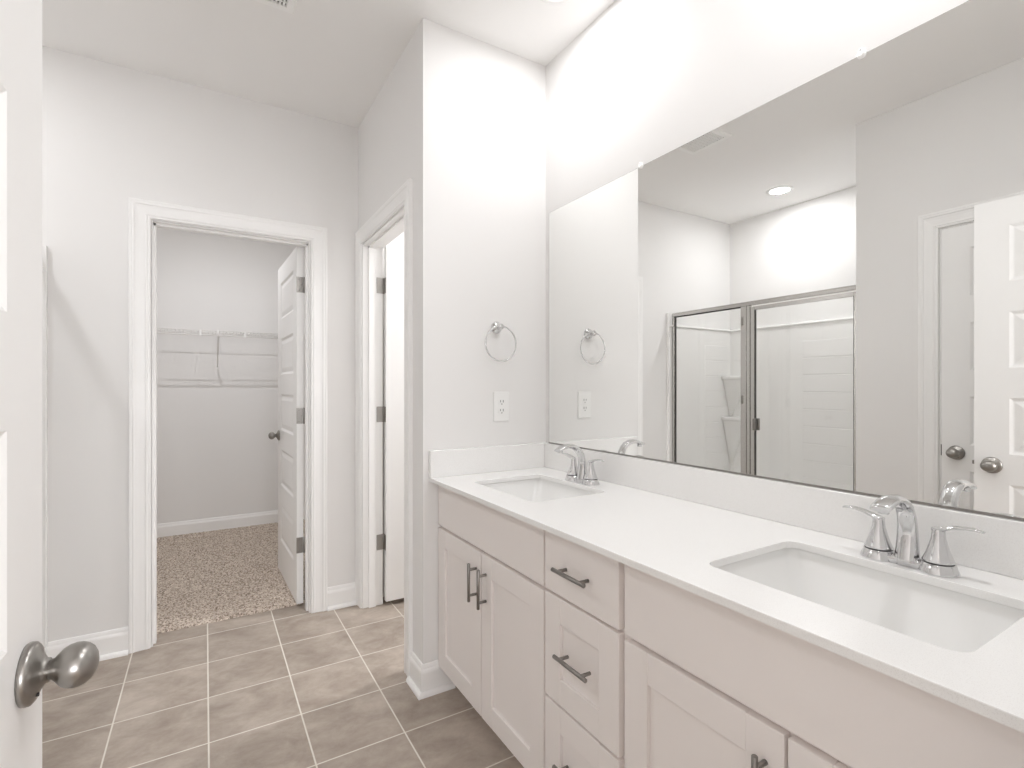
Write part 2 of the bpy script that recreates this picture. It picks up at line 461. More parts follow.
# ------------------------------------------------------------------ doors
PANELS = [(1.913, 1.676), (1.548, 1.311), (1.184, 0.946), (0.819, 0.582), (0.454, 0.217)]   # above the slab bottom
DOOR_H, DOOR_T = 2.026, 0.035
def door_slab(W):
    """slab local: x 0..W from the hinge edge, y -T..0, z 0..H ; moulded panels on both faces"""
    m = MB(); st = 0.112
    rects = [(st, W - st, b, t) for t, b in PANELS]
    for side in (0, 1):
        def pt(x, z, d): return (x, (-d if side == 0 else -DOOR_T + d), z)
        # rails and stiles
        zs = [0.0]
        for x0, x1, b, t in sorted(rects, key=lambda q: q[2]): zs += [b, t]
        zs.append(DOOR_H)
        m.face([pt(0, 0, 0), pt(st, 0, 0), pt(st, DOOR_H, 0), pt(0, DOOR_H, 0)])
        m.face([pt(W - st, 0, 0), pt(W, 0, 0), pt(W, DOOR_H, 0), pt(W - st, DOOR_H, 0)])
        for i in range(0, len(zs), 2):
            m.face([pt(st, zs[i], 0), pt(W - st, zs[i], 0), pt(W - st, zs[i + 1], 0), pt(st, zs[i + 1], 0)])
        for x0, x1, b, t in rects:
            rs = []
            for ins, d in ((0, 0), (0.004, 0.0022), (0.011, 0.0065), (0.016, 0.0075), (0.040, 0.0026), (0.043, 0.0022)):
                rs.append([pt(x0 + ins, b + ins, d), pt(x1 - ins, b + ins, d), pt(x1 - ins, t - ins, d), pt(x0 + ins, t - ins, d)])
            m.rings(rs, True, False, True, False)
    a, b = 0.0, -DOOR_T
    for q in ([(0, 0), (0, DOOR_H)], [(W, 0), (W, DOOR_H)]):
        x = q[0][0]; m.face([(x, a, 0), (x, b, 0), (x, b, DOOR_H), (x, a, DOOR_H)])
    for z in (0, DOOR_H): m.face([(0, a, z), (W, a, z), (W, b, z), (0, b, z)])
    bmesh.ops.remove_doubles(m.bm, verts=m.bm.verts, dist=1e-5)
    return m
ROSE = [(0.0, 0.0), (0.034, 0.0), (0.035, 0.003), (0.0345, 0.007), (0.031, 0.010), (0.024, 0.0125), (0.0175, 0.016), (0.0142, 0.0185), (0.0135, 0.0214), (0.0, 0.0214)]
KNOB = [(0.0, 0.021), (0.0112, 0.021), (0.0114, 0.0232), (0.0122, 0.0255), (0.0160, 0.0290), (0.0208, 0.0337), (0.0238, 0.0395), (0.0250, 0.0452), (0.0245, 0.0510),
        (0.0222, 0.0566), (0.0178, 0.0618), (0.0115, 0.0654), (0.0046, 0.0672), (0.0, 0.0675)]
def door_knob(root, x, z, side, keyhole=True):
    """side +1: out of the y = 0 face, -1: out of the back face"""
    def mp(prof):
        return [(r, (h if side > 0 else -DOOR_T - h)) for r, h in prof]
    m = MB(); m.lathe(mp(KNOB), (x, 0, z), 'y', 40, sx=1.0, sy=1.10)
    k = obj('door_knob', m, NICKEL, root, True)
    m = MB(); m.lathe(mp(ROSE), (x, 0, z), 'y', 40)
    obj('rose', m, NICKEL, k, True)
    if keyhole:
        m = MB(); y0 = 0.0105 if side > 0 else -DOOR_T - 0.0105
        m.lathe([(0.0, -0.004), (0.0022, -0.004), (0.0022, 0.004), (0.0, 0.004)], (x - 0.010, y0, z - 0.0215), 'y', 12)
        obj('privacy_pin_hole', m, DARK, k, True)
def hinge(root, z, back=False, jamb=None):
    """leaf on the slab's hinge edge, knuckle at the y = 0 corner, second leaf on the jamb"""
    m = MB()
    m.box(-0.0022, 0.0004, -0.032, 0.002, z - 0.044, z + 0.044, 0.0008, 1)
    m.lathe([(0.0, z - 0.045), (0.0055, z - 0.045), (0.0055, z + 0.045), (0.0, z + 0.045)], (-0.004, (-DOOR_T - 0.004) if back else 0.005, 0), 'z', 12)
    if jamb: m.box(*jamb, z - 0.044, z + 0.044, 0.0008, 1)
    h = obj('hinge', m, NICKEL, root, True)
    m = MB()
    for zz in (-0.032, 0.0, 0.032):
        m.lathe([(0.0, -0.0034), (0.0036, -0.0034), (0.0036, -0.0018), (0.0, -0.0018)], (0, -0.012 if zz else -0.024, z + zz), 'x', 10)
    obj('hinge_screw', m, PULL, h, True)

# closet door: hinged on the right jamb, standing open into the closet
W = 0.703
d = thing('door_1', 'white five-panel closet door standing open into the carpeted closet', 'door', (CX1 - 0.050, YC + WT + 0.006, 0.014), PI / 2 + math.radians(1.5), None, 'structure')
# local y = 0 face looks to -x (world) after the quarter turn: seen from the bathroom
obj('slab', door_slab(W), DOORM, d, True)
door_knob(d, W - 0.060, 0.905, 1); door_knob(d, W - 0.060, 0.905, -1)
for z in (1.81, 1.066, 0.332): hinge(d, z, True)

# water closet door: hinged on the far jamb, standing open into the water closet
W = 0.708
d = thing('door_2', 'white door opened into the water closet, mostly hidden by its casing', 'door', (XP + WT + 0.008, WY1 - 0.007, 0.026), 0.0, None, 'structure')
obj('slab', door_slab(W), DOORM, d, True)
door_knob(d, W - 0.060, 0.905, 1); door_knob(d, W - 0.060, 0.905, -1)
for z in (1.796, 1.062, 0.333): hinge(d, z, False, (-0.044, -0.006, 0.0005, 0.0032))

# entry door: hinged behind the camera, standing open along the left
W = 0.730
d = thing('door_3', 'white five-panel entry door open at the left edge with an egg-shaped knob', 'door', (-0.246, 0.130, 0.014), PI / 2 - math.radians(2.7), None, 'structure')
obj('slab', door_slab(W), DOORM, d, True)
door_knob(d, W - 0.058, 0.8955, -1)
door_knob(d, W - 0.058, 0.8955, 1)
m = MB(); m.box(W - 0.0005, W + 0.0016, -0.029, -0.006, 0.870, 0.928, 0.0006, 1); m.box(W, W + 0.010, -0.024, -0.011, 0.892, 0.908, 0.001, 1)
obj('latch', m, PULL, d, True)
for z in (1.83, 1.066, 0.300): hinge(d, z)

# linen door: closed
W = 0.672
d = thing('door_4', 'closed white panelled linen door behind the entry door, seen in the mirror', 'door', (XL - 0.003 - DOOR_T, LY0 + 0.004, 0.014), PI / 2, None, 'structure')
obj('slab', door_slab(W), DOORM, d, True)
door_knob(d, W - 0.061, 0.905, -1)
m = MB(); m.box(W - 0.002, W + 0.0035, -DOOR_T - 0.0025, -DOOR_T + 0.004, 0.885, 0.940, 0.0005, 1)
obj('strike_plate', m, DARK, d, True)

# ------------------------------------------------------------------ vanity
XF = 0.838      # face frame front
XD = 0.819      # door and drawer fronts
DZ0, DZ1 = 0.100, 0.668
SHELF_Z = 0.858
def shaker(y0, y1, z0, z1, st=0.070):
    """y0 < y1; five piece front with recessed flat panel"""
    m = MB(); b = 0.0016
    m.box(XD, XF - 0.0005, y0, y0 + st, z0, z1, b, 2); m.box(XD, XF - 0.0005, y1 - st, y1, z0, z1, b, 2)
    m.box(XD + 0.0006, XF - 0.0005, y0 + st, y1 - st, z0, z0 + st, b, 2); m.box(XD + 0.0006, XF - 0.0005, y0 + st, y1 - st, z1 - st, z1, b, 2)
    m.box(XD + 0.0095, XF - 0.002, y0 + st - 0.004, y1 - st + 0.004, z0 + st - 0.004, z1 - st + 0.004)
    return m
def slab_front(y0, y1, z0, z1):
    m = MB(); m.box(XD, XF - 0.0005, y0, y1, z0, z1, 0.0018, 2); return m
def bar_pull(parent, y, z, vertical, L=0.134, cc=0.090):
    m = MB(); xb = XD - 0.030; r = 0.0055
    e = Vector((0, 0, 1)) if vertical else Vector((0, 1, 0))
    c = Vector((xb, y, z))
    P = [c - e * L / 2, c - e * (L / 2 - 0.0012), c + e * (L / 2 - 0.0012), c + e * L / 2]
    m.tube(P, [r * 0.8, r, r, r * 0.8], 16)
    p = obj('handle', m, PULL, parent)
    for s in (-1, 1):
        m = MB(); q = c + e * s * cc / 2
        m.tube([q, Vector((XD + 0.0005, q.y, q.z))], 0.0048, 14)
        obj('handle_post', m, PULL, p)
def carcass(root, y0, y1, end_panels=True):
    m = MB()
    t = 0.016
    # closed box of face frame, sides, floor and back
    m.box(XF, XM - 0.002, y0, y0 + t, DZ0 - 0.003, SHELF_Z); m.box(XF, XM - 0.002, y1 - t, y1, DZ0 - 0.003, SHELF_Z)
    m.box(XF, XM - 0.002, y0 + t, y1 - t, DZ0 - 0.003, DZ0 + t)
    m.box(XM - 0.012, XM - 0.002, y0 + t, y1 - t, DZ0 + t, SHELF_Z)
    m.box(XF, XF + 0.019, y0 + t, y1 - t, DZ0 + t, 0.70); m.box(XF, XF + 0.019, y0 + t, y1 - t, 0.70, SHELF_Z)
    obj('carcass', m, CAB, root)
    m = MB(); m.box(0.895, 0.910, y0, y1, 0.0, DZ0 - 0.003)
    obj('toe_kick', m, CAB, root)
def sink_base(label, y0, y1, d0, dm, d1):
    root = thing('vanity_cabinet', label, 'cabinet', ((XF + XM) / 2, (y0 + y1) / 2, 0), 0, 'vanity cabinets')
    carcass(root, y0, y1)
    obj('false_front', slab_front(d0, d1, 0.680, 0.845), CAB, root)
    for a, b, hy in ((dm + 0.003, d1, dm + 0.036), (d0, dm - 0.003, dm - 0.036)):
        dr = obj('door', shaker(a, b, DZ0, DZ1), CAB, root)
        bar_pull(dr, hy, 0.559, True)
sink_base('white vanity cabinet with two doors against the towel ring wall', 1.181, 1.9455, 1.185, 1.564, 1.9440)
sink_base('white vanity cabinet in the right foreground under the nearer sink', 0.107, 0.8680, 0.109, 0.483, 0.8600)
root = thing('drawer_cabinet', 'white vanity cabinet with a stack of three drawers between the sink cabinets', 'cabinet', ((XF + XM) / 2, 1.0245, 0), 0, 'vanity cabinets')
carcass(root, 0.8685, 1.1805)
YA, YB = 0.879, 1.176
dr = obj('drawer', slab_front(YA, YB, 0.680, 0.845), CAB, root); bar_pull(dr, 1.0335, 0.760, False)
dr = obj('drawer', shaker(YA, YB, 0.384, 0.672), CAB, root); bar_pull(dr, 1.027, 0.532, False)
dr = obj('drawer', shaker(YA, YB, DZ0, 0.376), CAB, root); bar_pull(dr, 1.0275, 0.240, False)

# worktop with two sink cut-outs
TOP, TH = 0.875, 0.016
CXF = 0.781     # front edge
CY0 = 0.107
SINKS = [(1.053, 1.567, 0.158, 0.214), (1.053, 0.489, 0.158, 0.214)]   # centre x, y, half x, half y
def rrect(cx, cy, hx, hy, r, z, n=6):
    out = []
    for qx, qy, a0 in ((1, 1, 0), (-1, 1, PI / 2), (-1, -1, PI), (1, -1, 1.5 * PI)):
        for k in range(n + 1):
            a = a0 + PI / 2 * k / n
            out.append((cx + qx * (hx - r) + r * math.cos(a), cy + qy * (hy - r) + r * math.sin(a), z))
    return out
counter = thing('countertop', 'white quartz countertop running the length of the vanity', 'countertop', (1.07, 1.02, TOP - TH))
m = MB()
outer = [(CXF, CY0, TOP), (XM - 0.0005, CY0, TOP), (XM - 0.0005, YT - 0.0005, TOP), (CXF, YT - 0.0005, TOP)]
loops = [outer] + [rrect(cx, cy, hx, hy, 0.028, TOP) for cx, cy, hx, hy in SINKS]
edges = []
for lp in loops:
    vs = [m.bm.verts.new(p) for p in lp]
    edges += [m.bm.edges.new((vs[i], vs[(i + 1) % len(vs)])) for i in range(len(vs))]
bmesh.ops.triangle_fill(m.bm, use_beauty=True, use_dissolve=False, edges=edges)
ext = bmesh.ops.extrude_face_region(m.bm, geom=list(m.bm.faces))
bmesh.ops.translate(m.bm, verts=[v for v in ext['geom'] if isinstance(v, bmesh.types.BMVert)], vec=(0, 0, -TH))
bmesh.ops.recalc_face_normals(m.bm, faces=m.bm.faces)
ee = [e for e in m.bm.edges if len(e.link_faces) == 2 and all(abs(v.co.z - TOP) < 1e-6 for v in e.verts) and e.calc_face_angle() > 0.5]
bmesh.ops.bevel(m.bm, geom=ee, offset=0.0016, segments=2, affect='EDGES', profile=0.5)
obj('worktop', m, QUARTZ, counter)
m = MB(); m.box(XM - 0.020, XM - 0.0005, CY0, YT - 0.0005, TOP + 0.0002, 0.985, 0.0012, 1)
obj('backsplash', m, QUARTZ, counter)
m = MB(); m.box(CXF - 0.002, XM - 0.0205, YT - 0.020, YT - 0.0005, TOP + 0.0002, 0.985, 0.0012, 1)
obj('side_splash', m, QUARTZ, counter)

def sink(label, cx, cy, hx, hy):
    root = thing('undermount_sink', label, 'sink', (cx, cy, 0.72), 0, 'undermount sinks')
    m = MB(); zt = TOP - TH - 0.0005
    def R(k, z, r=0.03): return rrect(cx + k[1], cy, hx + k[0], hy + k[0], r, z, 6)
    prof = [((0.030, 0), zt, .04), ((0.006, 0), zt, .032), ((0.005, 0), zt - 0.006, .03), ((0.002, 0), zt - 0.020, .03),
            ((-0.018, 0), zt - 0.055, .032), ((-0.044, 0), zt - 0.105, .034), ((-0.060, 0), zt - 0.125, .034), ((-0.076, 0), zt - 0.133, .034), ((-0.115, 0), zt - 0.137, .02)]
    m.rings([R(k, z, r) for k, z, r in prof], True, False, True, True)
    # outside shell
    prof2 = [((0.030, 0), zt, .04), ((0.030, 0), zt - 0.012, .04), ((0.010, 0), zt - 0.020, .04), ((-0.006, 0), zt - 0.08, .04), ((-0.040, 0), zt - 0.132, .04), ((-0.10, 0), zt - 0.147, .03)]
    m.rings([R(k, z, r) for k, z, r in prof2], True, False, True, True)
    obj('basin', m, PORC, root)
    m = MB(); m.lathe([(0.0, zt - 0.1375), (0.022, zt - 0.1375), (0.0225, zt - 0.1345), (0.019, zt - 0.1335), (0.016, zt - 0.135), (0.0, zt - 0.134)], (cx + 0.02, cy, 0), 'z', 24)
    obj('drain', m, CHROME, root)
    m = MB(); m.lathe([(0.0, -0.002), (0.009, -0.002), (0.009, 0.0), (0.006, 0.001), (0.0, 0.001)], (cx + hx + 0.002, cy, zt - 0.032), 'x', 18)
sink('white rectangular undermount sink near the towel ring wall', *SINKS[0])
sink('white rectangular undermount sink in the right foreground', *SINKS[1])

# faucets ---------------------------------------------------------------
def faucet(label, x, y):
    root = thing('faucet', label, 'faucet', (x, y, TOP), 0, 'chrome faucets')
    # deck plate joining the three bodies
    m = MB()
    m.rings([rrect(0, 0, 0.019 - k, 0.056 - k * .6, 0.016 - k, z, 6) for k, z in ((0, 0.0005), (0, 0.011), (0.001, 0.013), (0.004, 0.0145))], True, True, True, True)
    base = obj('base_plate', m, CHROME, root, True)
    m = MB()
    m.tube([(0, 0, 0.0005), (0, 0, 0.014), (0.001, 0, 0.035), (0.0012, 0, 0.060), (0.0005, 0, 0.082), (-0.004, 0, 0.102), (-0.014, 0, 0.120), (-0.030, 0, 0.1340), (-0.050, 0, 0.1415),
            (-0.072, 0, 0.1430), (-0.094, 0, 0.1390), (-0.112, 0, 0.1325), (-0.120, 0, 0.1285)],
           [(0.022, 0.0235), (0.0205, 0.0225), (0.0165, 0.0205), (0.0138, 0.0190), (0.0122, 0.0180), (0.0113, 0.0174), (0.0108, 0.0172), (0.0104, 0.0174), (0.0095, 0.0180),
            (0.0085, 0.0186), (0.0075, 0.0190), (0.0070, 0.0188), (0.0052, 0.0178)], 28, up=None)
    sp = obj('spout', m, CHROME, root, True)
    m = MB(); m.lathe([(0.0, 0.1195), (0.0095, 0.1195), (0.0098, 0.122), (0.0095, 0.134), (0.0, 0.134)], (-0.104, 0, 0), 'z', 20)
    obj('aerator', m, CHROME, sp, True)
    for s in (-1, 1):
        m = MB(); yc = s * 0.0525
        m.lathe([(0.0, 0.0005), (0.0335, 0.0005), (0.0335, 0.003), (0.0305, 0.011), (0.0278, 0.0195), (0.0268, 0.0202), (0.0, 0.0202)], (0, yc, 0), 'z', 32)
        hb = obj('handle', m, CHROME, root, True)
        m = MB(); m.lathe([(0.0, 0.0198), (0.0258, 0.0198), (0.0258, 0.0232), (0.0, 0.0232)], (0, yc, 0), 'z', 32)
        obj('seam_ring', m, GASKET, hb, True)
        m = MB(); m.lathe([(0.0, 0.0230), (0.0268, 0.0230), (0.0250, 0.027), (0.0200, 0.040), (0.0155, 0.055), (0.0122, 0.068), (0.0112, 0.078), (0.0108, 0.085), (0.0080, 0.0890), (0.0, 0.0900)], (0, yc, 0), 'z', 32)
        obj('handle_cone', m, CHROME, hb, True)
        m = MB()
        L = [(0.010, 0.084), (0.000, 0.0860), (-0.012, 0.0895), (-0.027, 0.0945), (-0.044, 0.0975), (-0.058, 0.0980), (-0.067, 0.0965), (-0.070, 0.0952)]
        m.tube([(0, yc - s * a, z) for a, z in L],
               [(0.004, 0.006), (0.0056, 0.0105), (0.0050, 0.0108), (0.0040, 0.0100), (0.0034, 0.0094), (0.0030, 0.0088), (0.0028, 0.0080), (0.0022, 0.0066)], 18)
        obj('lever', m, CHROME, hb, True)
faucet('chrome two-handle faucet behind the sink near the towel ring wall', 1.252, 1.548)
faucet('chrome two-handle faucet behind the sink in the right foreground', 1.252, 0.480)

# mirror ---------------------------------------------------------------
MY0, MY1, MZ0, MZ1 = 0.135, 1.911, 0.990, 2.044
mir = thing('vanity_mirror', 'wide frameless mirror above the vanity backsplash', 'mirror', (XM, (MY0 + MY1) / 2, MZ0))
m = MB(); m.box(XM - 0.0055, XM - 0.0005, MY0, MY1, MZ0, MZ1)
gl = obj('mirror_glass', m, MIRR, mir)
m = MB(); m.box(XM - 0.0054, XM - 0.0004, MY1, MY1 + 0.0012, MZ0, MZ1); m.box(XM - 0.0054, XM - 0.0004, MY0, MY1, MZ1, MZ1 + 0.0008)
obj('mirror_edge', m, PULL, gl)
m = MB()
m.box(XM - 0.0075, XM - 0.0003, MY0 - 0.002, MY1 + 0.001, MZ0 - 0.0045, MZ0 - 0.0005); m.box(XM - 0.0075, XM - 0.0060, MY0 - 0.002, MY1 + 0.001, MZ0 - 0.0005, MZ0 + 0.0008)
obj('channel', m, PULL, mir)
for y in (1.337, 0.612):
    m = MB(); m.lathe([(0.0, -0.012), (0.007, -0.012), (0.0095, -0.0095), (0.0105, -0.0062), (0.0105, -0.0005), (0.0, -0.0005)], (XM, y, MZ1 + 0.001), 'x', 18)
    m.lathe([(0.0, -0.010), (0.007, -0.010), (0.0075, -0.007), (0.0075, -0.0005), (0.0, -0.0005)], (XM, y, MZ1 + 0.009), 'x', 18)
    cl = obj('mirror_clip', m, CLEAR, mir)
    m = MB(); m.lathe([(0.0, -0.0108), (0.0024, -0.0108), (0.0028, -0.0098), (0.0, -0.0098)], (XM, y, MZ1 + 0.0105), 'x', 12)
    obj('clip_screw', m, PULL, cl)

# towel ring -----------------------------------------------------------
tr = thing('towel_ring', 'chrome towel ring on the wall between corner and mirror', 'towel ring', (1.094, YT, 1.505))
m = MB(); m.lathe([(0.0, -0.0005), (0.0265, -0.0005), (0.0268, -0.004), (0.0245, -0.008), (0.0185, -0.012), (0.0125, -0.018), (0.0105, -0.026), (0.0110, -0.033), (0.0135, -0.038), (0.0140, -0.044), (0.0115, -0.049), (0.0055, -0.0515), (0.0, -0.052)], (1.094, YT, 1.505), 'y', 32)
obj('mounting_post', m, CHROME, tr)
m = MB(); N = 64
m.tube([(1.096 + 0.0755 * math.sin(2 * PI * k / N), YT - 0.0400, 1.4315 + 0.0755 * math.cos(2 * PI * k / N)) for k in range(N)], 0.0034, 12, closed=True, up=(0, 1, 0))
obj('ring', m, CHROME, tr)

# outlet ---------------------------------------------------------------
ot = thing('electrical_outlet', 'white duplex outlet on the wall below the towel ring', 'outlet', (1.119, YT, 1.158))
m = MB(); m.box(1.119 - 0.040, 1.119 + 0.040, YT - 0.006, YT - 0.0005, 1.158 - 0.066, 1.158 + 0.066, 0.0035, 3)
obj('cover_plate', m, PLAST, ot)
for dz in (-0.0195, 0.0195):
    z = 1.158 + dz
    m = MB(); m.rings([[(x, yy, zz) for x, zz, _ in rrect(1.119, z, 0.0172, 0.0142, 0.010, 0, 5)] for yy in (YT - 0.0055, YT - 0.0078)], True, True, True, False)
    rc = obj('receptacle', m, PLAST, ot)
    m = MB()
    m.box(1.119 - 0.0078, 1.119 - 0.0054, YT - 0.0083, YT - 0.0074, z - 0.001, z + 0.0085); m.box(1.119 + 0.0052, 1.119 + 0.0080, YT - 0.0083, YT - 0.0074, z - 0.002, z + 0.0090)
    m.lathe([(0.0, -0.0083), (0.0024, -0.0083), (0.0024, -0.0074), (0.0, -0.0074)], (1.119, YT, z - 0.0085), 'y', 14)
    obj('slots', m, DARK, rc)
m = MB(); m.lathe([(0.0, -0.0072), (0.0022, -0.0072), (0.0028, -0.0058), (0.0, -0.0058)], (1.119, YT, 1.158), 'y', 14)
obj('plate_screw', m, PLAST, ot)

# ------------------------------------------------------------------ ceiling fixtures
def lamp_light(name, x, y, z, r, power, spread=125):
    l = bpy.data.lights.new(name, 'AREA'); l.shape = 'DISK'; l.size = 2 * r; l.energy = power; l.color = LAMP_COL
    l.spread = math.radians(spread)
    o = bpy.data.objects.new(name, l); o.location = (x, y, z); return o
def downlight(label, x, y, power, group='recessed ceiling lights', r=0.070, spread=180, lamp_r=0.045):
    root = thing('recessed_light', label, 'ceiling light', (x, y, ZC), 0, group)
    m = MB(); m.lathe([(r + 0.022, -0.0005), (r + 0.0225, -0.003), (r + 0.016, -0.0065), (r + 0.004, -0.0075), (r, -0.0055), (r, -0.0005)], (x, y, ZC), 'z', 48, cap0=False, cap1=False)
    obj('trim_ring', m, PLAST, root)
    m = MB(); m.lathe([(0.0, -0.0035), (r * 0.6, -0.0035), (r, -0.0032), (r, -0.0012), (0.0, -0.0012)], (x, y, ZC), 'z', 40)
    obj('lens', m, LENS, root)
    o = lamp_light('lamp', x, y, ZC - 0.009, lamp_r or r * 0.96, power, spread); COL.objects.link(o)
    o.location = (0, 0, -0.009); o.parent = root
downlight('round recessed light on the ceiling above the vanity, by the towel ring wall', *VANITY_LIGHTS[0], P_VANITY)
downlight('round recessed light on the ceiling above the nearer sink', *VANITY_LIGHTS[1], P_VANITY_NEAR)
downlight('round recessed light glowing above the shower, seen in the mirror', *SHOWER_LIGHT, P_SHOWER)
downlight('round ceiling light inside the closet', *CLOSET_LIGHT, P_CLOSET, r=0.060, spread=175, lamp_r=0.011)
downlight('round ceiling light inside the water closet', *WC_LIGHT, P_WC, spread=140)

# exhaust vent
VX0, VX1, VY0, VY1 = 0.028, 0.304, 1.902, 2.190
vt = thing('ceiling_vent', 'square white louvred vent on the bathroom ceiling', 'vent', ((VX0 + VX1) / 2, (VY0 + VY1) / 2, ZC))
m = MB(); fw = 0.034
def frame_ring(i, z): return [(VX0 + i, VY0 + i, z), (VX1 - i, VY0 + i, z), (VX1 - i, VY1 - i, z), (VX0 + i, VY1 - i, z)]
m.rings([frame_ring(0, ZC - 0.0005), frame_ring(0.002, ZC - 0.006), frame_ring(0.008, ZC - 0.011), frame_ring(fw - 0.004, ZC - 0.012), frame_ring(fw, ZC - 0.010), frame_ring(fw, ZC - 0.0008)], True, False, False, False)
obj('frame', m, VENTM, vt)
m = MB(); m.box(VX0 + fw, VX1 - fw, VY0 + fw, VY1 - fw, ZC - 0.0016, ZC - 0.0006)
obj('backing', m, VBACK, vt)
m = MB()
k = VX0 + fw + 0.007
while k < VX1 - fw - 0.004:
    m.box(k, k + 0.0065, VY0 + fw, VY1 - fw, ZC - 0.0095, ZC - 0.004); k += 0.0135
k = VY0 + fw + 0.012
while k < VY1 - fw - 0.004:
    m.box(VX0 + fw, VX1 - fw, k, k + 0.004, ZC - 0.0085, ZC - 0.003); k += 0.0235
obj('grille', m, VENTM, vt)

# ------------------------------------------------------------------ closet wire shelf
SY0, SY1, SZ = 4.760, 5.055, 1.700
ws = thing('wire_shelf', 'white wire shelf across the back wall of the closet', 'shelf', (-0.25, YCB, SZ))
m = MB()
x = -1.27
while x < 0.79:
    m.tube([(x, SY1, SZ), (x, SY0 + 0.004, SZ), (x, SY0, SZ - 0.004), (x, SY0, SZ - 0.040)], 0.0017, 6); x += 0.0254
obj('deck_wires', m, WIRE, ws)
for yy, zz, rr in ((SY0 - 0.003, SZ - 0.002, 0.0030), (SY0 - 0.003, SZ - 0.040, 0.0052), (4.91, SZ - 0.004, 0.0030), (SY1 - 0.003, SZ - 0.003, 0.0030)):
    m = MB(); m.tube([(-1.285, yy, zz), (0.795, yy, zz)], rr, 10)
    obj('rail', m, WIRE, ws)
BX = 0.090
m = MB(); m.tube([(BX, SY0 - 0.004, SZ - 0.002), (BX, SY0 - 0.006, SZ - 0.036), (BX, SY0 + 0.004, SZ - 0.050), (BX, YCB - 0.012, 1.425), (BX, YCB - 0.004, 1.415)], [(0.006, 0.003)] * 5, 10)
br = obj('support_bracket', m, WIRE, ws)
m = MB(); m.box(BX - 0.008, BX + 0.008, YCB - 0.006, YCB - 0.0005, 1.395, 1.432, 0.001, 1)
obj('bracket_foot', m, PLAST, br)
for cx in (-0.033, 0.283, -0.35, 0.60):
    m = MB(); m.box(cx - 0.007, cx + 0.007, SY0 - 0.0085, SY0 + 0.003, SZ - 0.047, SZ - 0.002, 0.002, 1)
    obj('joiner_clip', m, PLAST, ws)

# ------------------------------------------------------------------ shower
XSI = XSB + 0.022          # face of the back surround
YSR = YS + 0.022           # surround on the near end
YSL = YC - 0.022           # surround on the closet-wall end
XSF = -0.600               # front edge of the surround
LEDGE = 1.755
def relief_wall(m, fn, a0, a1, z0, z1, holes):
    """flat panel with shallow brick relief; fn(a, z, d) with d out of the wall; holes = list of (b0, b1) relief zones"""
    m.face([fn(a0, z0, 0), fn(a1, z0, 0), fn(a1, z1, 0), fn(a0, z1, 0)])
    bh, bw, gp = 0.137, 2.0, 0.006
    for b0, b1 in holes:
        z = z0 + 0.133; row = 0
        while z + bh < z1 - 0.09:
            a = b0
            while a < b1:
                l, r = max(a, b0) + gp / 2, min(a + bw, b1) - gp / 2
                if r - l > 0.03:
                    q = 0.0022
                    rs = [[fn(l, z + gp / 2, 0.0001), fn(r, z + gp / 2, 0.0001), fn(r, z + bh - gp / 2, 0.0001), fn(l, z + bh - gp / 2, 0.0001)],
                          [fn(l + q, z + gp / 2 + q, 0.0024), fn(r - q, z + gp / 2 + q, 0.0024), fn(r - q, z + bh - gp / 2 - q, 0.0024), fn(l + q, z + bh - gp / 2 - q, 0.0024)]]
                    m.rings(rs, True, False, True, False)
                a += bw
            z += bh; row += 1
LPROF = [(0.0, LEDGE - 0.012), (0.004, LEDGE - 0.012), (0.012, LEDGE - 0.006), (0.014, LEDGE), (0.010, LEDGE + 0.006), (0.0, LEDGE + 0.010), (-0.0215, LEDGE + 0.012), (-0.0215, LEDGE - 0.012)]
PZ = 0.112
def wall_panel(label, fn, a0, a1, zones, l0, l1, flange=None):
    root = thing('shower_wall_panel', label, 'shower wall', fn((a0 + a1) / 2, PZ, 0), 0, 'shower wall panels')
    m = MB(); relief_wall(m, fn, a0, a1, PZ, LEDGE, zones)
    obj('panel', m, ACRYL, root)
    m = MB(); m.prism(LPROF, lambda a, b, t: fn(t, b, a), l0, l1)
    obj('top_ledge', m, ACRYL, root)
    if flange:
        m = MB(); m.box(XSF - 0.026, XSF + 0.007, flange[0], flange[1], PZ, 1.862, 0.003, 2)
        obj('flange', m, ACRYL, root)
    return root
sur = wall_panel('white shower wall panel with two corner shelves, behind the glass in the mirror', lambda a, z, d: (XSI + d, a, z), YSR, YSL, [(YSR + 0.04, 2.289), (2.66, YSL - 0.03)], YSR + 0.0145, YSL - 0.0145)
wall_panel('white shower end panel on the closet wall side, behind the fixed glass in the mirror', lambda a, z, d: (a, YSL - d, z), XSI, XSF, [(XSI + 0.02, -1.05)], XSI, XSF, (YSL - 0.004, YC - 0.0005))
wall_panel('white shower end panel beside the shower door, nearest the linen door', lambda a, z, d: (a, YSR + d, z), XSI, XSF, [(XSI + 0.03, -0.86)], XSI, XSF, (YS + 0.0005, YSR + 0.004))
# corner shelves with tapering underside
for zt, drop in ((1.343, 0.33), (0.978, 0.40)):
    m = MB(); N = 16
    def arc(r, z, rx=None):
        pts = [(XSI, YSL, z)]
        for k in range(N + 1):
            a = PI / 2 * k / N
            pts.append((XSI + r * 0.62 * math.sin(a) ** 0.8, YSL - r * math.cos(a) ** 0.8, z))
        return pts
    m.rings([arc(0.190, zt - 0.003), arc(0.204, zt), arc(0.212, zt - 0.006), arc(0.215, zt - 0.016), arc(0.213, zt - 0.028), arc(0.200, zt - 0.036), arc(0.185, zt - 0.038)], True, True, False, True)
    m.rings([arc(0.185, zt - 0.038), arc(0.10, zt - 0.036 - drop * 0.5), arc(0.02, zt - 0.036 - drop)], True, False, True, True)
    obj('corner_shelf', m, ACRYL, sur)
m = MB()
m.box(XSB + 0.001, XSF + 0.005, YS + 0.001, YC - 0.001, 0.0, 0.055)
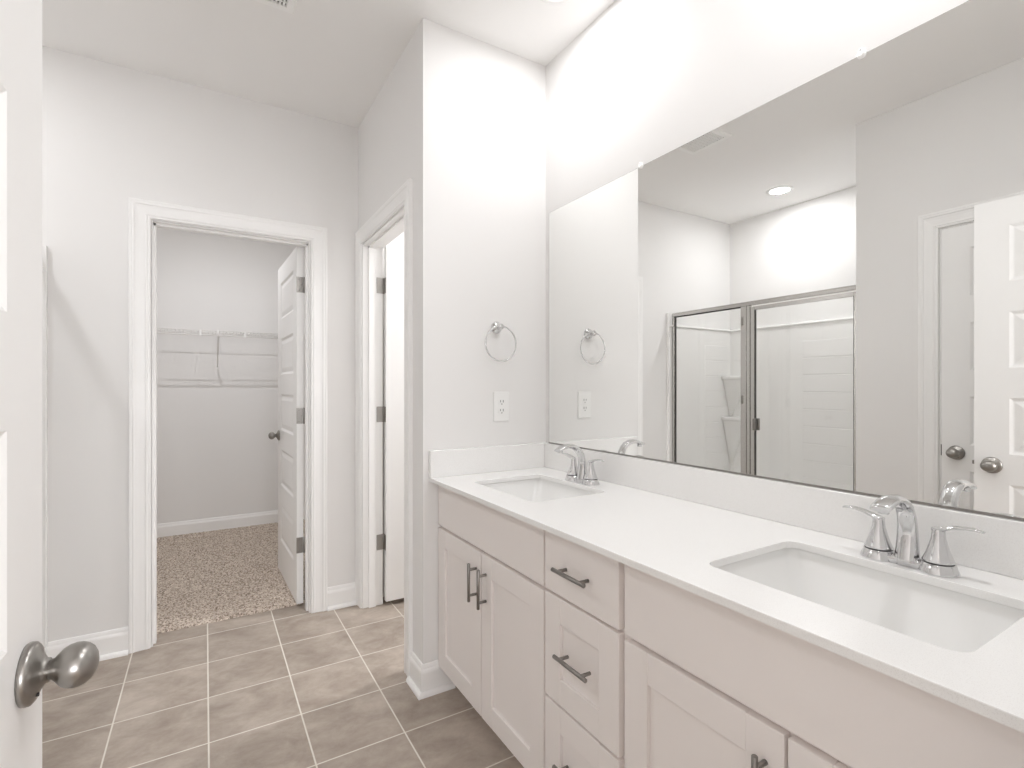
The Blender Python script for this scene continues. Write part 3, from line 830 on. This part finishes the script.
m.box(XSF - 0.090, XSF + 0.004, YS + 0.001, YC - 0.001, 0.055, 0.110, 0.010, 3)
pan = thing('shower_pan', 'white shower pan with a raised curb under the glass enclosure', 'shower pan', (-1.0, 2.22, 0.0))
obj('pan', m, ACRYL, pan)

XG = -0.648                # plane of the shower enclosure
SZT = 1.858                # top of the header
en = thing('shower_enclosure', 'framed glass shower enclosure with fixed panel and hinged door, seen in the mirror', 'shower enclosure', (XG, 2.22, 0.110))
YJ0, YJ1 = YSR + 0.0045, YSL - 0.0045
m = MB(); m.box(XG - 0.020, XG + 0.020, YJ0, YJ1, SZT - 0.030, SZT - 0.008, 0.003, 2); m.box(XG - 0.012, XG + 0.016, YJ0, YJ1, SZT - 0.010, SZT, 0.003, 2)
obj('header_rail', m, FRAME, en)
m = MB(); m.box(XG - 0.018, XG + 0.018, YJ0, YJ1, 0.1105, 0.140, 0.003, 2)
obj('sill_rail', m, FRAME, en)
for a, b in ((YJ0, YJ0 + 0.026), (YJ1 - 0.022, YJ1)):
    m = MB(); m.box(XG - 0.016, XG + 0.016, a, b, 0.140, SZT - 0.030, 0.002, 2)
    obj('wall_jamb', m, FRAME, en)
# fixed panel
PY0, PY1 = 2.306, YJ1 - 0.022
m = MB(); m.box(XG - 0.003, XG + 0.003, PY0 + 0.0005, PY1, 0.140, SZT - 0.031)
fp = obj('fixed_panel', m, GLASS, en)
m = MB(); m.box(XG - 0.005, XG + 0.005, PY1 - 0.0065, PY1 + 0.001, 0.140, SZT - 0.030); m.box(XG - 0.005, XG + 0.005, PY0, PY1, SZT - 0.038, SZT - 0.0305)
obj('gasket', m, GASKET, fp)
# strike post between panel and door
m = MB()
m.box(XG - 0.016, XG + 0.018, 2.262, PY0, 0.140, SZT - 0.030, 0.003, 2); m.box(XG - 0.010, XG + 0.012, 2.236, 2.262, 0.140, SZT - 0.030, 0.002, 2)
obj('center_post', m, FRAME, en)
# hinged door
DY0, DY1 = YJ0 + 0.030, 2.231
sd = obj('shower_door', (lambda mm: mm.box(XG - 0.003, XG + 0.003, DY0 + 0.028, DY1 - 0.026, 0.170, SZT - 0.060))(MB()), GLASS, en)
m = MB()
m.box(XG - 0.012, XG + 0.014, DY1 - 0.030, DY1, 0.148, SZT - 0.040, 0.003, 2); m.box(XG - 0.012, XG + 0.014, DY0, DY0 + 0.030, 0.148, SZT - 0.040, 0.003, 2)
m.box(XG - 0.0115, XG + 0.0135, DY0 + 0.030, DY1 - 0.030, SZT - 0.066, SZT - 0.040, 0.002, 2); m.box(XG - 0.0115, XG + 0.0135, DY0 + 0.030, DY1 - 0.030, 0.148, 0.176, 0.002, 2)
obj('door_frame', m, FRAME, sd)
m = MB()
m.box(XG - 0.005, XG + 0.005, DY1 - 0.035, DY1 - 0.0295, 0.176, SZT - 0.066); m.box(XG - 0.005, XG + 0.005, DY0 + 0.0295, DY0 + 0.036, 0.176, SZT - 0.066)
m.box(XG - 0.004, XG + 0.004, DY1 + 0.0005, DY1 + 0.0045, 0.150, SZT - 0.040)
obj('door_gasket', m, GASKET, sd)
m = MB(); m.box(XG + 0.008, XG + 0.034, DY1 - 0.046, DY1 - 0.028, 0.935, 1.020, 0.003, 2); m.box(XG - 0.030, XG - 0.006, DY1 - 0.046, DY1 - 0.028, 0.935, 1.020, 0.003, 2)
obj('pull_handle', m, PULL, sd)
for z in (1.72, 1.15, 0.45):
    m = MB(); m.box(XG + 0.017, XG + 0.0205, 2.285, 2.300, z - 0.030, z + 0.030, 0.001, 1)
    obj('frame_clip', m, PULL, en)
